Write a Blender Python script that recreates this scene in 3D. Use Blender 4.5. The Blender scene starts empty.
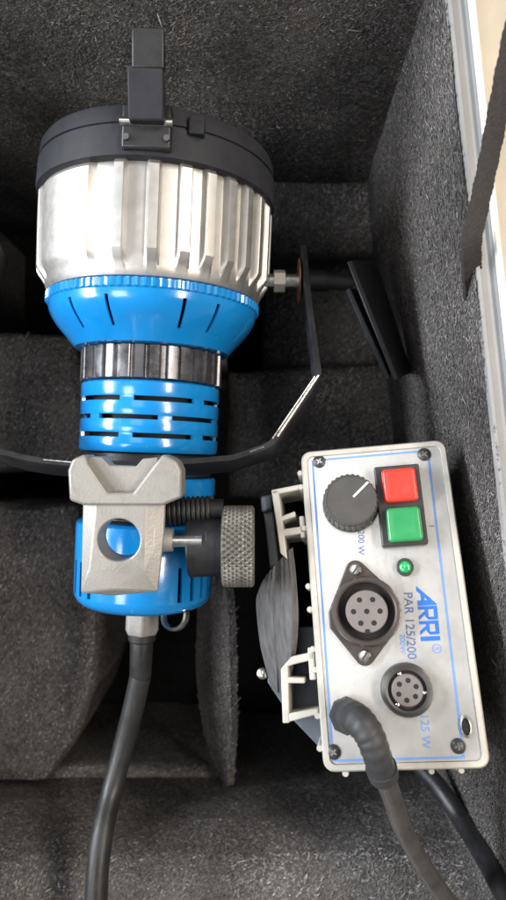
import bpy, bmesh, math, random
import numpy as np
from mathutils import Vector, Matrix
random.seed(7); rng = np.random.default_rng(7)
sc = bpy.context.scene
C = sc.collection
R = math.radians

# ------------------------------------------------------------------ camera
CZ = 0.46                       # camera height above the datum, looking straight down into the case
FP = 650.0
cam = bpy.data.cameras.new('camera'); camo = bpy.data.objects.new('camera', cam); C.objects.link(camo)
camo.location = (0, 0, CZ); camo.rotation_euler = (0, 0, 0)
cam.sensor_fit = 'VERTICAL'; cam.sensor_height = 36.0; cam.lens = 26.0
cam.clip_start = 0.01; cam.clip_end = 50
cam.dof.use_dof = True; cam.dof.focus_distance = 0.33; cam.dof.aperture_fstop = 8
sc.camera = camo
# ------------------------------------------------------------------ world and lamps
w = bpy.data.worlds.new('World'); sc.world = w; w.use_nodes = True
bg = w.node_tree.nodes['Background']; bg.inputs[0].default_value = (0.94, 0.97, 1.0, 1); bg.inputs[1].default_value = 0.14
def area(name, loc, target, sx, sy, power, col):
    l = bpy.data.lights.new(name, 'AREA'); l.shape = 'RECTANGLE'; l.size = sx; l.size_y = sy
    l.energy = power; l.color = col
    o = bpy.data.objects.new(name, l); C.objects.link(o); o.location = loc
    d = Vector(target) - Vector(loc); z = -d.normalized()
    y = Vector((0, 1, 0)); x = y.cross(z).normalized(); y = z.cross(x)
    o.rotation_euler = Matrix((x, y, z)).transposed().to_euler()
area('ceiling_lamp', (0.86, 0.26, 1.30), (0, 0, 0), 0.22, 1.5, 28, (1.0, 0.90, 0.78))
area('window_light', (-1.42, 0.26, 0.80), (0, 0, 0), 0.34, 1.3, 54, (0.93, 0.965, 1.0))
area('ceiling_panel', (-0.36, 0.60, 1.50), (0, 0, 0), 0.50, 0.9, 2.6, (1.0, 0.98, 0.96))
area('wall_fill', (-0.95, -0.45, 1.70), (0, 0, 0), 0.5, 0.6, 10, (1.0, 0.98, 0.96))  # added fill lamp without a known source, brightens the right wall
sc.render.filter_size = 2.6
sc.view_settings.view_transform = 'Standard'; sc.view_settings.look = 'None'
sc.view_settings.exposure = 0.0; sc.view_settings.gamma = 1.0; sc.view_settings.use_curve_mapping = False

# ------------------------------------------------------------------ helpers
def at(px, py, z):
    d = CZ - z
    return Vector(((px - 253) * d / FP, -(py - 450) * d / FP, z))
def dlin(c):
    return tuple(((v / 255 + 0.055) / 1.055) ** 2.4 if v > 10 else v / 255 / 12.92 for v in c)

def mat(name, col, rough=0.5, metal=0.0, bump=0.0, bscale=400, var=0.0, vscale=60, coat=0.0, sheen=0.0, rvar=0.0, stretch=None, spec=0.5, chip=None, grime=0.0):
    m = bpy.data.materials.new(name); m.use_nodes = True
    nt = m.node_tree; b = nt.nodes['Principled BSDF']
    b.inputs['Base Color'].default_value = (*col, 1); b.inputs['Roughness'].default_value = rough
    b.inputs['Metallic'].default_value = metal; b.inputs['Coat Weight'].default_value = coat
    b.inputs['Coat Roughness'].default_value = 0.12; b.inputs['Specular IOR Level'].default_value = spec
    if sheen: b.inputs['Sheen Weight'].default_value = sheen; b.inputs['Sheen Roughness'].default_value = 0.5
    tc = nt.nodes.new('ShaderNodeTexCoord'); mp = nt.nodes.new('ShaderNodeMapping')
    nt.links.new(tc.outputs['Object'], mp.inputs[0])
    if stretch: mp.inputs['Scale'].default_value = stretch
    if var or rvar:
        n = nt.nodes.new('ShaderNodeTexNoise'); n.inputs['Scale'].default_value = vscale; n.inputs['Detail'].default_value = 6
        n.inputs['Roughness'].default_value = 0.65
        nt.links.new(mp.outputs[0], n.inputs['Vector'])
        if var:
            r = nt.nodes.new('ShaderNodeValToRGB')
            r.color_ramp.elements[0].position = 0.3; r.color_ramp.elements[1].position = 0.72
            r.color_ramp.elements[0].color = (*[max(0, c * (1 - var)) for c in col], 1)
            r.color_ramp.elements[1].color = (*[min(1, c * (1 + var)) for c in col], 1)
            nt.links.new(n.outputs['Fac'], r.inputs[0]); nt.links.new(r.outputs[0], b.inputs['Base Color'])
        if rvar:
            q = nt.nodes.new('ShaderNodeMapRange'); q.inputs[1].default_value = 0.3; q.inputs[2].default_value = 0.7
            q.inputs[3].default_value = max(0.02, rough - rvar); q.inputs[4].default_value = min(1, rough + rvar)
            nt.links.new(n.outputs['Fac'], q.inputs[0]); nt.links.new(q.outputs[0], b.inputs['Roughness'])
    if bump:
        n2 = nt.nodes.new('ShaderNodeTexNoise'); n2.inputs['Scale'].default_value = bscale; n2.inputs['Detail'].default_value = 4
        nt.links.new(mp.outputs[0], n2.inputs['Vector'])
        bp = nt.nodes.new('ShaderNodeBump'); bp.inputs['Strength'].default_value = bump; bp.inputs['Distance'].default_value = 0.001
        nt.links.new(n2.outputs['Fac'], bp.inputs['Height']); nt.links.new(bp.outputs[0], b.inputs['Normal'])
    if chip or grime:
        src = b.inputs['Base Color'].links[0].from_socket if b.inputs['Base Color'].links else None
        def mix(fac, colr):
            nonlocal src
            x = nt.nodes.new('ShaderNodeMix'); x.data_type = 'RGBA'
            nt.links.new(fac, x.inputs[0]); nt.links.new(src, x.inputs[6]); x.inputs[7].default_value = (*colr, 1); src = x.outputs[2]
        def thr(scale, lo, hi, amt, det=3, st=None):
            n = nt.nodes.new('ShaderNodeTexNoise'); n.inputs['Scale'].default_value = scale; n.inputs['Detail'].default_value = det
            v = tc.outputs['Object']
            if st:
                mp2 = nt.nodes.new('ShaderNodeMapping'); mp2.inputs['Scale'].default_value = st; mp2.inputs['Rotation'].default_value = (0.3, 0.2, 0.6); nt.links.new(v, mp2.inputs[0]); v = mp2.outputs[0]
            nt.links.new(v, n.inputs['Vector'])
            q = nt.nodes.new('ShaderNodeMapRange'); q.inputs[1].default_value = lo; q.inputs[2].default_value = hi; q.inputs[3].default_value = 0; q.inputs[4].default_value = amt
            nt.links.new(n.outputs['Fac'], q.inputs[0]); return q.outputs[0]
        if grime: mix(thr(45, 0.52, 0.78, grime, 6), (0.045, 0.04, 0.035))
        if chip:
            mix(thr(330, 0.735, 0.76, 0.7), chip)
            mix(thr(420, 0.70, 0.74, 0.5, 2, (1, .06, 1)), chip)
        nt.links.new(src, b.inputs['Base Color'])
    return m

def carpet_mat(name, a, b_, attr=False):
    m = bpy.data.materials.new(name); m.use_nodes = True
    nt = m.node_tree; b = nt.nodes['Principled BSDF']
    b.inputs['Roughness'].default_value = 0.95; b.inputs['Specular IOR Level'].default_value = 0.15
    if attr:
        at_ = nt.nodes.new('ShaderNodeAttribute'); at_.attribute_name = 'tint'
        nt.links.new(at_.outputs['Color'], b.inputs['Base Color']); b.inputs['Roughness'].default_value = 0.6
        b.inputs['Specular IOR Level'].default_value = 0.3
        return m
    tc = nt.nodes.new('ShaderNodeTexCoord')
    n = nt.nodes.new('ShaderNodeTexNoise'); n.inputs['Scale'].default_value = 260; n.inputs['Detail'].default_value = 5; n.inputs['Roughness'].default_value = 0.7
    n3 = nt.nodes.new('ShaderNodeTexNoise'); n3.inputs['Scale'].default_value = 22; n3.inputs['Detail'].default_value = 4
    nt.links.new(tc.outputs['Object'], n.inputs['Vector']); nt.links.new(tc.outputs['Object'], n3.inputs['Vector'])
    mx = nt.nodes.new('ShaderNodeMath'); mx.operation = 'MULTIPLY_ADD'; mx.inputs[1].default_value = 0.6
    mu = nt.nodes.new('ShaderNodeMath'); mu.operation = 'MULTIPLY'; mu.inputs[1].default_value = 0.4
    nt.links.new(n3.outputs['Fac'], mu.inputs[0]); nt.links.new(n.outputs['Fac'], mx.inputs[0]); nt.links.new(mu.outputs[0], mx.inputs[2])
    r = nt.nodes.new('ShaderNodeValToRGB'); r.color_ramp.elements[0].position = 0.38; r.color_ramp.elements[1].position = 0.66
    r.color_ramp.elements[0].color = (*a, 1); r.color_ramp.elements[1].color = (*b_, 1)
    nt.links.new(mx.outputs[0], r.inputs[0]); nt.links.new(r.outputs[0], b.inputs['Base Color'])
    bp = nt.nodes.new('ShaderNodeBump'); bp.inputs['Strength'].default_value = 0.9; bp.inputs['Distance'].default_value = 0.003
    nt.links.new(n.outputs['Fac'], bp.inputs['Height']); nt.links.new(bp.outputs[0], b.inputs['Normal'])
    return m

M = dict(
    carpet=carpet_mat('grey_carpet', (0.046, 0.0435, 0.042), (0.175, 0.165, 0.159)),
    fibre=carpet_mat('carpet_fibres', None, None, True),
    shade_base=mat('void_shade_black', (0.008, 0.008, 0.008), 0.95, 0.0, bump=0.6, bscale=300, var=0.3, vscale=100, spec=0.1),  # shade of the deep voids put into the base colour
    silver=mat('cast_aluminium', (0.53, 0.515, 0.495), 0.48, 0.92, bump=0.04, bscale=1200, var=0.05, vscale=200, rvar=0.04, chip=(0.36, 0.35, 0.34), grime=0.25),
    blue=mat('blue_enamel', (0.006, 0.225, 0.60), 0.20, 0.0, bump=0.05, bscale=300, var=0.08, vscale=50, coat=0.7, rvar=0.08, chip=(0.10, 0.24, 0.42), grime=0.16),
    black=mat('black_paint', (0.015, 0.015, 0.017), 0.42, 0.0, bump=0.1, bscale=700, var=0.3, vscale=80, rvar=0.12),
    ring=mat('dark_grey_anodised', (0.026, 0.027, 0.033), 0.6, 0.0, bump=0.08, bscale=600, var=0.2, vscale=50, rvar=0.1, spec=0.2),
    knurl=mat('gunmetal', (0.13, 0.13, 0.14), 0.3, 0.75, var=0.25, vscale=120, rvar=0.12),
    knob=mat('knurled_steel', (0.15, 0.142, 0.130), 0.5, 0.5, var=0.3, vscale=150),
    clamp=mat('grey_cast_metal', (0.31, 0.298, 0.280), 0.46, 0.35, bump=0.15, bscale=700, chip=(0.52, 0.50, 0.47), grime=0.25, var=0.14, vscale=45, rvar=0.1),
    steel=mat('bright_steel', (0.75, 0.74, 0.70), 0.25, 1.0, rvar=0.1, vscale=90),
    rubber=mat('black_rubber', (0.016, 0.016, 0.017), 0.45, 0.0, chip=(0.05, 0.05, 0.05), grime=0.2, bump=0.1, bscale=300, var=0.25, vscale=60, rvar=0.1),
    boot=mat('grey_black_rubber', (0.036, 0.037, 0.040), 0.6, 0.0, bump=0.1, bscale=300, var=0.25, vscale=60, rvar=0.1),
    cord=mat('worn_cord', (0.060, 0.056, 0.054), 0.26, 0.0, bump=0.1, bscale=300, var=0.4, vscale=50, rvar=0.14),
    bezel=mat('cream_bezel', (0.50, 0.48, 0.435), 0.45, 0.1, chip=(0.25, 0.24, 0.22), grime=0.4, bump=0.08, bscale=400, var=0.12, vscale=50),
    body=mat('grey_housing', (0.16, 0.165, 0.17), 0.5, 0.3, var=0.2, vscale=60),
    plate=mat('printed_aluminium_plate', (0.70, 0.695, 0.68), 0.24, 0.60, bump=0.05, bscale=300, chip=(0.45, 0.44, 0.43), grime=0.12, var=0.05, vscale=30, rvar=0.09),
    lineblue=mat('pale_blue_print', (0.13, 0.26, 0.56), 0.5, 0.0, var=0.15, vscale=60),
    logoblue=mat('blue_print', (0.015, 0.13, 0.50), 0.5, 0.0, var=0.15, vscale=150),
    inkgrey=mat('grey_blue_print', (0.085, 0.135, 0.31), 0.5, 0.0),
    knobgrey=mat('grey_knob_plastic', (0.060, 0.058, 0.056), 0.5, 0.0, bump=0.06, bscale=400, var=0.15, vscale=90),
    white=mat('white_paint', (0.8, 0.8, 0.78), 0.5),
    switch=mat('switch_frame', (0.040, 0.038, 0.037), 0.4, 0.0, var=0.2, vscale=80),
    red=mat('red_button', (0.74, 0.042, 0.026), 0.35, 0.0, var=0.08, vscale=60, coat=0.3),
    green=mat('green_button', (0.026, 0.27, 0.09), 0.35, 0.0, var=0.12, vscale=60, coat=0.3),
    lens_green=mat('green_lens', (0.03, 0.36, 0.12), 0.15, 0.0, coat=0.8, var=0.5, vscale=600),
    conn=mat('brown_black_plastic', (0.058, 0.046, 0.042), 0.38, 0.1, bump=0.05, bscale=400, var=0.2, vscale=70),
    insert=mat('grey_insert', (0.17, 0.15, 0.145), 0.5, 0.0, var=0.15, vscale=90),
    hole=mat('dark_void', (0.006, 0.006, 0.006), 0.7),
    web=mat('grey_webbing', (0.105, 0.103, 0.105), 0.95, 0.0, spec=0.15, bump=0.5, bscale=900, var=0.35, vscale=500, stretch=(1, .15, 1)),
    sideplate=mat('slate_side_plate', (0.10, 0.115, 0.14), 0.45, 0.2, var=0.2, vscale=60),
    strap=mat('brown_black_webbing', (0.028, 0.023, 0.021), 0.85, 0.0, bump=0.6, bscale=1200, var=0.3, vscale=400),
    alu=mat('aluminium_edge', (0.30, 0.305, 0.31), 0.5, 0.3, bump=0.05, bscale=300, var=0.08, vscale=30),
    rim=mat('white_rim', (0.58, 0.57, 0.54), 0.45, 0.1, var=0.05, vscale=30),
    ground=mat('beige_floor', (0.60, 0.535, 0.435), 0.6, 0.0, bump=0.2, bscale=120, var=0.10, vscale=25),
    glass=mat('lens_glass', (0.25, 0.27, 0.28), 0.05, 0.0, coat=1.0),
    rust=mat('worn_brown_edge', (0.16, 0.075, 0.045), 0.5, 0.3, var=0.4, vscale=200),
)

def build(name, bm, m, parent=None, world=False, angle=35, smooth=True, label=None, cat=None, group=None, kind=None, solid=None, bev=None):
    me = bpy.data.meshes.new(name)
    bmesh.ops.recalc_face_normals(bm, faces=bm.faces[:])
    bm.to_mesh(me); bm.free()
    me.materials.append(M[m])
    if world and parent is not None:
        mw = parent.matrix_basis if parent.parent is None else parent.parent.matrix_basis @ parent.matrix_basis
        me.transform(mw.inverted())
    if smooth:
        me.polygons.foreach_set('use_smooth', [True] * len(me.polygons)); me.set_sharp_from_angle(angle=R(angle))
    o = bpy.data.objects.new(name, me); C.objects.link(o)
    if parent is not None: o.parent = parent
    if solid:
        s = o.modifiers.new('thick', 'SOLIDIFY'); s.offset = -1; s.thickness = abs(solid)
        dg = bpy.context.evaluated_depsgraph_get(); me2 = bpy.data.meshes.new_from_object(o.evaluated_get(dg))
        o.modifiers.clear(); o.data = me2; me2.name = name
        me2.polygons.foreach_set('use_smooth', [True] * len(me2.polygons)); me2.set_sharp_from_angle(angle=R(angle))
    if bev:
        b = o.modifiers.new('edge', 'BEVEL'); b.width = bev; b.segments = 2; b.limit_method = 'ANGLE'; b.angle_limit = R(35); b.harden_normals = False
    if label: o['label'] = label
    if cat: o['category'] = cat
    if group: o['group'] = group
    if kind: o['kind'] = kind
    return o
def thing(name, label, cat, mw, group=None):
    o = bpy.data.objects.new(name, None); C.objects.link(o); o.matrix_basis = mw
    o.empty_display_size = 0.02; o['label'] = label; o['category'] = cat
    if group: o['group'] = group
    return o
NB = bmesh.new
def face(bm, pts):
    try: return bm.faces.new([bm.verts.new(p) for p in pts])
    except ValueError: return None
def prism(bm, poly, z0, z1):
    """poly: list of (x,y); extruded from z0 to z1"""
    a = [bm.verts.new((p[0], p[1], z0)) for p in poly]; b = [bm.verts.new((p[0], p[1], z1)) for p in poly]
    n = len(poly); bm.faces.new(a[::-1]); bm.faces.new(b)
    for i in range(n): bm.faces.new((a[i], a[(i + 1) % n], b[(i + 1) % n], b[i]))
def hull(bm, pts):
    vs = [bm.verts.new(p) for p in pts]
    r = bmesh.ops.convex_hull(bm, input=vs)
    junk = [e for e in r['geom_unused'] + r['geom_interior'] if isinstance(e, bmesh.types.BMVert)]
    bmesh.ops.delete(bm, geom=list(set(junk)), context='VERTS')
    bmesh.ops.dissolve_limit(bm, angle_limit=0.02, verts=bm.verts[:], edges=bm.edges[:])
def box(bm, x0, x1, y0, y1, z0, z1):
    prism(bm, [(x0, y0), (x1, y0), (x1, y1), (x0, y1)], z0, z1)
def ringpts(c, r, n, z, a0=0):
    return [(c[0] + r * math.cos(a0 + 2 * PI * i / n), c[1] + r * math.sin(a0 + 2 * PI * i / n), z) for i in range(n)]
PI = math.pi
def lathe_z(bm, c, prof, n=40, close0=True, close1=True, rf=None):
    """prof: list of (r, z)"""
    rows = []
    for r, z in prof:
        rows.append([bm.verts.new((c[0] + (r if rf is None else rf(r, i)) * math.cos(2 * PI * i / n), c[1] + (r if rf is None else rf(r, i)) * math.sin(2 * PI * i / n), z)) for i in range(n)])
    for a, b in zip(rows, rows[1:]):
        for i in range(n): bm.faces.new((a[i], a[(i + 1) % n], b[(i + 1) % n], b[i]))
    if close0: bm.faces.new(rows[0][::-1])
    if close1: bm.faces.new(rows[-1])
def frame_axes(t):
    t = t.normalized(); u = Vector((0, 0, 1)) if abs(t.z) < 0.9 else Vector((1, 0, 0))
    a = t.cross(u).normalized(); return a, t.cross(a).normalized()
def smooth_path(pts, per=8):
    """Catmull-Rom through Vector points"""
    P = [pts[0] * 2 - pts[1]] + list(pts) + [pts[-1] * 2 - pts[-2]]; out = []
    for i in range(1, len(P) - 2):
        p0, p1, p2, p3 = P[i - 1:i + 3]
        for k in range(per):
            t = k / per
            out.append(0.5 * ((2 * p1) + (p2 - p0) * t + (2 * p0 - 5 * p1 + 4 * p2 - p3) * t * t + (3 * p1 - p0 - 3 * p2 + p3) * t ** 3))
    out.append(pts[-1]); return out
def tube(bm, path, rad, n=14, close=True):
    rows = []; a = None
    for i, p in enumerate(path):
        t = (path[min(i + 1, len(path) - 1)] - path[max(i - 1, 0)]).normalized()
        if a is None: a, b = frame_axes(t)
        else:
            a = (a - t * a.dot(t)).normalized(); b = t.cross(a)
        r = rad(i / (len(path) - 1)) if callable(rad) else rad
        rows.append([bm.verts.new(p + a * r * math.cos(2 * PI * k / n) + b * r * math.sin(2 * PI * k / n)) for k in range(n)])
    for p, q in zip(rows, rows[1:]):
        for k in range(n): bm.faces.new((p[k], p[(k + 1) % n], q[(k + 1) % n], q[k]))
    if close: bm.faces.new(rows[0][::-1]); bm.faces.new(rows[-1])
def cyl(bm, p, q, r, r2=None, n=24):
    p, q = Vector(p), Vector(q); a, b = frame_axes(q - p); r2 = r if r2 is None else r2
    A = [bm.verts.new(p + a * r * math.cos(2 * PI * k / n) + b * r * math.sin(2 * PI * k / n)) for k in range(n)]
    B = [bm.verts.new(q + a * r2 * math.cos(2 * PI * k / n) + b * r2 * math.sin(2 * PI * k / n)) for k in range(n)]
    for k in range(n): bm.faces.new((A[k], A[(k + 1) % n], B[(k + 1) % n], B[k]))
    bm.faces.new(A[::-1]); bm.faces.new(B)
def torus(bm, c, ax, r, t, n=36, m=10, flat=1.0):
    ax = Vector(ax).normalized(); a, b = frame_axes(ax); rows = []
    for i in range(n):
        d = a * math.cos(2 * PI * i / n) + b * math.sin(2 * PI * i / n)
        rows.append([bm.verts.new(Vector(c) + d * (r + t * math.cos(2 * PI * k / m)) + ax * t * flat * math.sin(2 * PI * k / m)) for k in range(m)])
    for i in range(n):
        p, q = rows[i], rows[(i + 1) % n]
        for k in range(m): bm.faces.new((p[k], p[(k + 1) % m], q[(k + 1) % m], q[k]))
def rrect(cx, cy, hx, hy, r, n=6):
    out = []
    for sx, sy, a0 in ((1, 1, 0), (-1, 1, 90), (-1, -1, 180), (1, -1, 270)):
        for i in range(n + 1):
            a = R(a0 + 90 * i / n); out.append((cx + sx * (hx - r) + r * math.cos(a), cy + sy * (hy - r) + r * math.sin(a)))
    return out

# ------------------------------------------------------------------ ground outside the case
FZ, DEEP, RIMZ = -0.04, -0.18, 0.16
bm = NB(); face(bm, [(-6, -6, -0.212), (6, -6, -0.212), (6, 6, -0.212), (-6, 6, -0.212)])
build('ground', bm, 'ground', kind='structure', smooth=False)

# ------------------------------------------------------------------ the carpet-lined case
case = thing('flight_case', 'open case lined with dark grey carpet that holds the blue lamp and control box', 'case', Matrix.Translation((0, 0, -0.21)))
def xw(y): return (0.111 - y * 0.1057) / 0.9944       # inner face of the right wall
pile = []                                              # (object, density) for the carpet pile
def wobble(bm, amp, seed=0.0):
    from mathutils import noise
    for v in bm.verts:
        p = v.co * 28 + Vector((seed, seed * 2, 0))
        v.co += Vector((noise.noise(p), noise.noise(p + Vector((9, 3, 1))), noise.noise(p + Vector((2, 7, 5))))) * amp
def sheet(bm, a, b, c, d, nu, nv, bulge=None):
    """bilinear patch a-b-c-d"""
    a, b, c, d = map(Vector, (a, b, c, d)); g = []
    for j in range(nv + 1):
        v = j / nv; row = []
        for i in range(nu + 1):
            u = i / nu; p = (a * (1 - u) + b * u) * (1 - v) + (d * (1 - u) + c * u) * v
            if bulge: p = p + bulge(u, v)
            row.append(bm.verts.new(p))
        g.append(row)
    for j in range(nv):
        for i in range(nu): bm.faces.new((g[j][i], g[j][i + 1], g[j + 1][i + 1], g[j + 1][i]))
def carpet(name, bm, dens=1.0, amp=0.0012, seed=0.0, solid=None):
    wobble(bm, amp, seed)
    o = build(name, bm, 'carpet', case, world=True, angle=60, solid=solid)
    pile.append((o, dens)); return o
def pad(name, poly, z0, z1, dens=1.0, r=0.010, seed=0.0, amp=0.003):
    """soft block: poly outline (world xy, counter-clockwise), rounded top edge"""
    P = [Vector((p[0], p[1])) for p in poly]
    # resample outline
    out = []
    for i, p in enumerate(P):
        q = P[(i + 1) % len(P)]; n = max(1, int((q - p).length / 0.012))
        for k in range(n): out.append(p + (q - p) * k / n)
    cx = sum((p for p in out), Vector((0, 0))) / len(out)
    bm = NB(); rows = []
    def ins(d): return [p + (cx - p).normalized() * min(d, (cx - p).length * .9) for p in out]
    for d, z in ((0, z0), (0, (z0 + z1) / 2), (0, z1 - r), (r * .3, z1 - r * .3), (r, z1), ):
        rows.append([bm.verts.new((p.x, p.y, z)) for p in ins(d)])
    for f in (0.25, 0.5, 0.75):
        rows.append([bm.verts.new((p.x + (cx.x - p.x) * f, p.y + (cx.y - p.y) * f, z1)) for p in ins(r)])
    n = len(out)
    for a, b in zip(rows, rows[1:]):
        for i in range(n): bm.faces.new((a[i], a[(i + 1) % n], b[(i + 1) % n], b[i]))
    c = bm.verts.new((cx.x, cx.y, z1)); L = rows[-1]
    for i in range(n): bm.faces.new((L[i], L[(i + 1) % n], c))
    return carpet(name, bm, dens, amp, seed)

# floor of the deep compartments, their shade painted near-black
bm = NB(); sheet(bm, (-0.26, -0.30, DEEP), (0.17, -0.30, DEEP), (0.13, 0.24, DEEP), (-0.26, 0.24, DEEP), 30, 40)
build('case_floor', bm, 'shade_base', case, world=True)
# right wall, inner face
bm = NB(); sheet(bm, (xw(-0.42), -0.42, DEEP), (xw(0.30), 0.30, DEEP), (xw(0.30), 0.30, RIMZ), (xw(-0.42), -0.42, RIMZ), 60, 22,
                 lambda u, v: Vector((-0.0025 * math.sin(v * PI), 0, 0)))
carpet('lining_panel', bm, 1.5, 0.0016, 2)
# back wall leans outward towards its top
bm = NB(); sheet(bm, (0.135, 0.192, DEEP), (-0.28, 0.192, DEEP), (-0.28, 0.236, RIMZ + .02), (0.135, 0.236, RIMZ + .02), 48, 24,
                 lambda u, v: Vector((0, -0.004 * math.sin(v * PI), 0)))
carpet('lining_panel', bm, 1.4, 0.002, 3)
# left wall
bm = NB(); sheet(bm, (-0.225, 0.26, DEEP), (-0.225, -0.42, DEEP), (-0.245, -0.42, 0.13), (-0.245, 0.26, 0.13), 40, 12)
carpet('lining_panel', bm, 0.2, 0.002, 4)
# front wall with its step
bm = NB(); g = []
prof = [(-0.262, DEEP), (-0.261, -.12), (-0.259, -.08), (-0.258, -.04), (-0.259, -.02), (-0.261, 0.0), (-0.264, .016), (-0.268, .029), (-0.275, .038), (-0.285, .043), (-0.30, .046), (-.32, .047), (-.34, .047), (-.365, .046)]
for y, z in prof: g.append([bm.verts.new((x, y, z)) for x in np.linspace(-.28, .165, 44)])
for a, b in zip(g, g[1:]):
    for k in range(43): bm.faces.new((a[k], a[k + 1], b[k + 1], b[k]))
carpet('lining_step', bm, 1.3, 0.0026, 5)

W = lambda px, py, z=FZ: (at(px, py, z).x, at(px, py, z).y)
def P(*pts, z=FZ): return [W(x, y, z) for x, y in pts][::-1]
pad('foam_block', P((262, 150), (392, 150), (398, 256), (270, 258)), DEEP, FZ, 1.2, seed=11)          # behind the handle
pad('foam_block', P((226, 372), (330, 366), (404, 362), (412, 500), (226, 500)), DEEP, FZ, 1.0, seed=12)     # beside the neck
pad('foam_block', P((-70, 330), (78, 336), (92, 420), (92, 470), (-70, 475)), DEEP, FZ + .004, 1.1, seed=13)
pad('foam_block', P((-70, 506, ), (78, 504), (96, 560), (99, 620), (93, 690), (70, 750), (48, 784), (-70, 800), z=FZ + .015), DEEP, FZ + .015, 1.3, r=0.014, seed=14, amp=.004)
pad('foam_block', P((50, 776), (120, 772), (216, 778), (222, 785), (330, 790), (436, 785), (440, 800), (-40, 812), (30, 790)), DEEP, FZ - .012, 1.0, seed=15)
pad('foam_block', P((262, 252), (398, 250), (404, 372), (262, 374), z=-.072), DEEP, -.072, 1.1, seed=19)
pad('lamp_cradle', [(-0.10, 0.06), (-0.02, 0.06), (-0.02, 0.15), (-0.10, 0.15)], DEEP, -0.009, 0.3, seed=16)
pad('ballast_rest', [(0.066, -0.18), (0.118, -0.18), (0.105, -0.06), (0.066, -0.06)], DEEP, 0.035, 0.2, seed=17)
# leaning divider flap between lamp and control box
bm = NB()
L0 = [at(226, 566, .0), at(229, 620, .012), at(231, 680, .010), at(231, 740, -.01), at(228, 786, -.03)]
B0 = [at(200, 566, -.05), at(197, 620, -.06), at(197, 680, -.06), at(206, 740, -.05), at(222, 784, -.045)]
L0, B0 = smooth_path(L0, 6), smooth_path(B0, 6); g = []
for p, q in zip(L0, B0): g.append([bm.verts.new(q.lerp(p, k / 6)) for k in range(7)])
for a, b in zip(g, g[1:]):
    for k in range(6): bm.faces.new((a[k], a[k + 1], b[k + 1], b[k]))
carpet('divider', bm, 1.4, 0.001, 18, solid=0.005)
# shell outside, and the metal edge along the right wall
bm = NB()
def strip(x0, z0, x1, z1):
    ys = np.linspace(-0.42, 0.36, 24)
    for a, b in zip(ys, ys[1:]):
        face(bm, [(xw(a) + x0, a, z0), (xw(b) + x0, b, z0), (xw(b) + x1, b, z1), (xw(a) + x1, a, z1)])
strip(-0.0005, 0.1585, 0.0, 0.1612); strip(0.0, 0.1612, 0.0016, 0.1614); strip(0.0016, 0.1614, 0.0022, 0.1596); strip(0.0022, 0.1596, 0.0080, 0.1600); strip(0.0080, 0.1600, 0.0084, 0.163)
bmesh.ops.remove_doubles(bm, verts=bm.verts[:], dist=1e-5)
build('edge_strip', bm, 'alu', case, world=True, angle=50)
bm = NB(); strip(0.0084, 0.163, 0.0092, 0.1640); strip(0.0092, 0.1640, 0.0114, 0.1640); strip(0.0114, 0.1640, 0.0120, 0.1630); strip(0.0120, 0.1630, 0.0120, -0.21)
bmesh.ops.remove_doubles(bm, verts=bm.verts[:], dist=1e-5)
build('rim', bm, 'rim', case, world=True, angle=50)
bm = NB(); box(bm, -0.262, xw(-0.42), -0.425, -0.421, -0.21, 0.06); box(bm, -0.262, 0.12, 0.262, 0.266, -0.21, 0.17); box(bm, -0.266, -0.262, -0.425, 0.266, -0.21, 0.128)
build('outer_shell', bm, 'rim', case, world=True, smooth=False)
# open lid beyond the rim
bm = NB()
ys = np.linspace(-0.42, 0.36, 12)
for a, b in zip(ys, ys[1:]):
    hull_ = [(xw(a) + .0125, a, .150), (xw(b) + .0125, b, .150), (xw(b) + .22, b, .176), (xw(a) + .22, a, .176)]; face(bm, hull_)
bmesh.ops.remove_doubles(bm, verts=bm.verts[:], dist=1e-5)
build('lid_panel', bm, 'ground', case, world=True, solid=0.008)
# lid strap
cl = [at(474, 322, .120), at(473, 300, .142), at(472, 268, .160), at(472, 240, .1695), at(478, 212, .1715), at(487, 170, .174), at(496, 125, .180), at(508, 65, .190), at(522, 0, .20), at(538, -70, .21)]
cl = smooth_path(cl, 14); bm = NB(); rows = []
for i, p in enumerate(cl):
    t = (cl[min(i + 1, len(cl) - 1)] - cl[max(i - 1, 0)]).normalized()
    side = Vector((t.y, -t.x, 0)).normalized(); up = side.cross(t).normalized()
    if up.z < 0: up = -up
    tw = 0.12 * math.sin(i * .07); side = (side * math.cos(tw) + up * math.sin(tw)).normalized()
    hw = 0.0039 + 0.0005 * min(1, i / 28) + 0.00018 * math.sin(i * .8)
    rows.append([bm.verts.new(p + side * (hw + (0.00022 if i % 2 else 0)) * s + up * (0.0009 + (0.0002 if i % 2 else 0)) * u) for s, u in ((-1, -1), (-.95, 1), (-.3, 1.35), (.3, 1.35), (.95, 1), (1, -1))])
for a, b in zip(rows, rows[1:]):
    for k in range(6): bm.faces.new((a[k], a[(k + 1) % 6], b[(k + 1) % 6], b[k]))
bm.faces.new(rows[0]); bm.faces.new(rows[-1][::-1])
build('lid_strap', bm, 'strap', case, world=True, angle=50)

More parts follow.
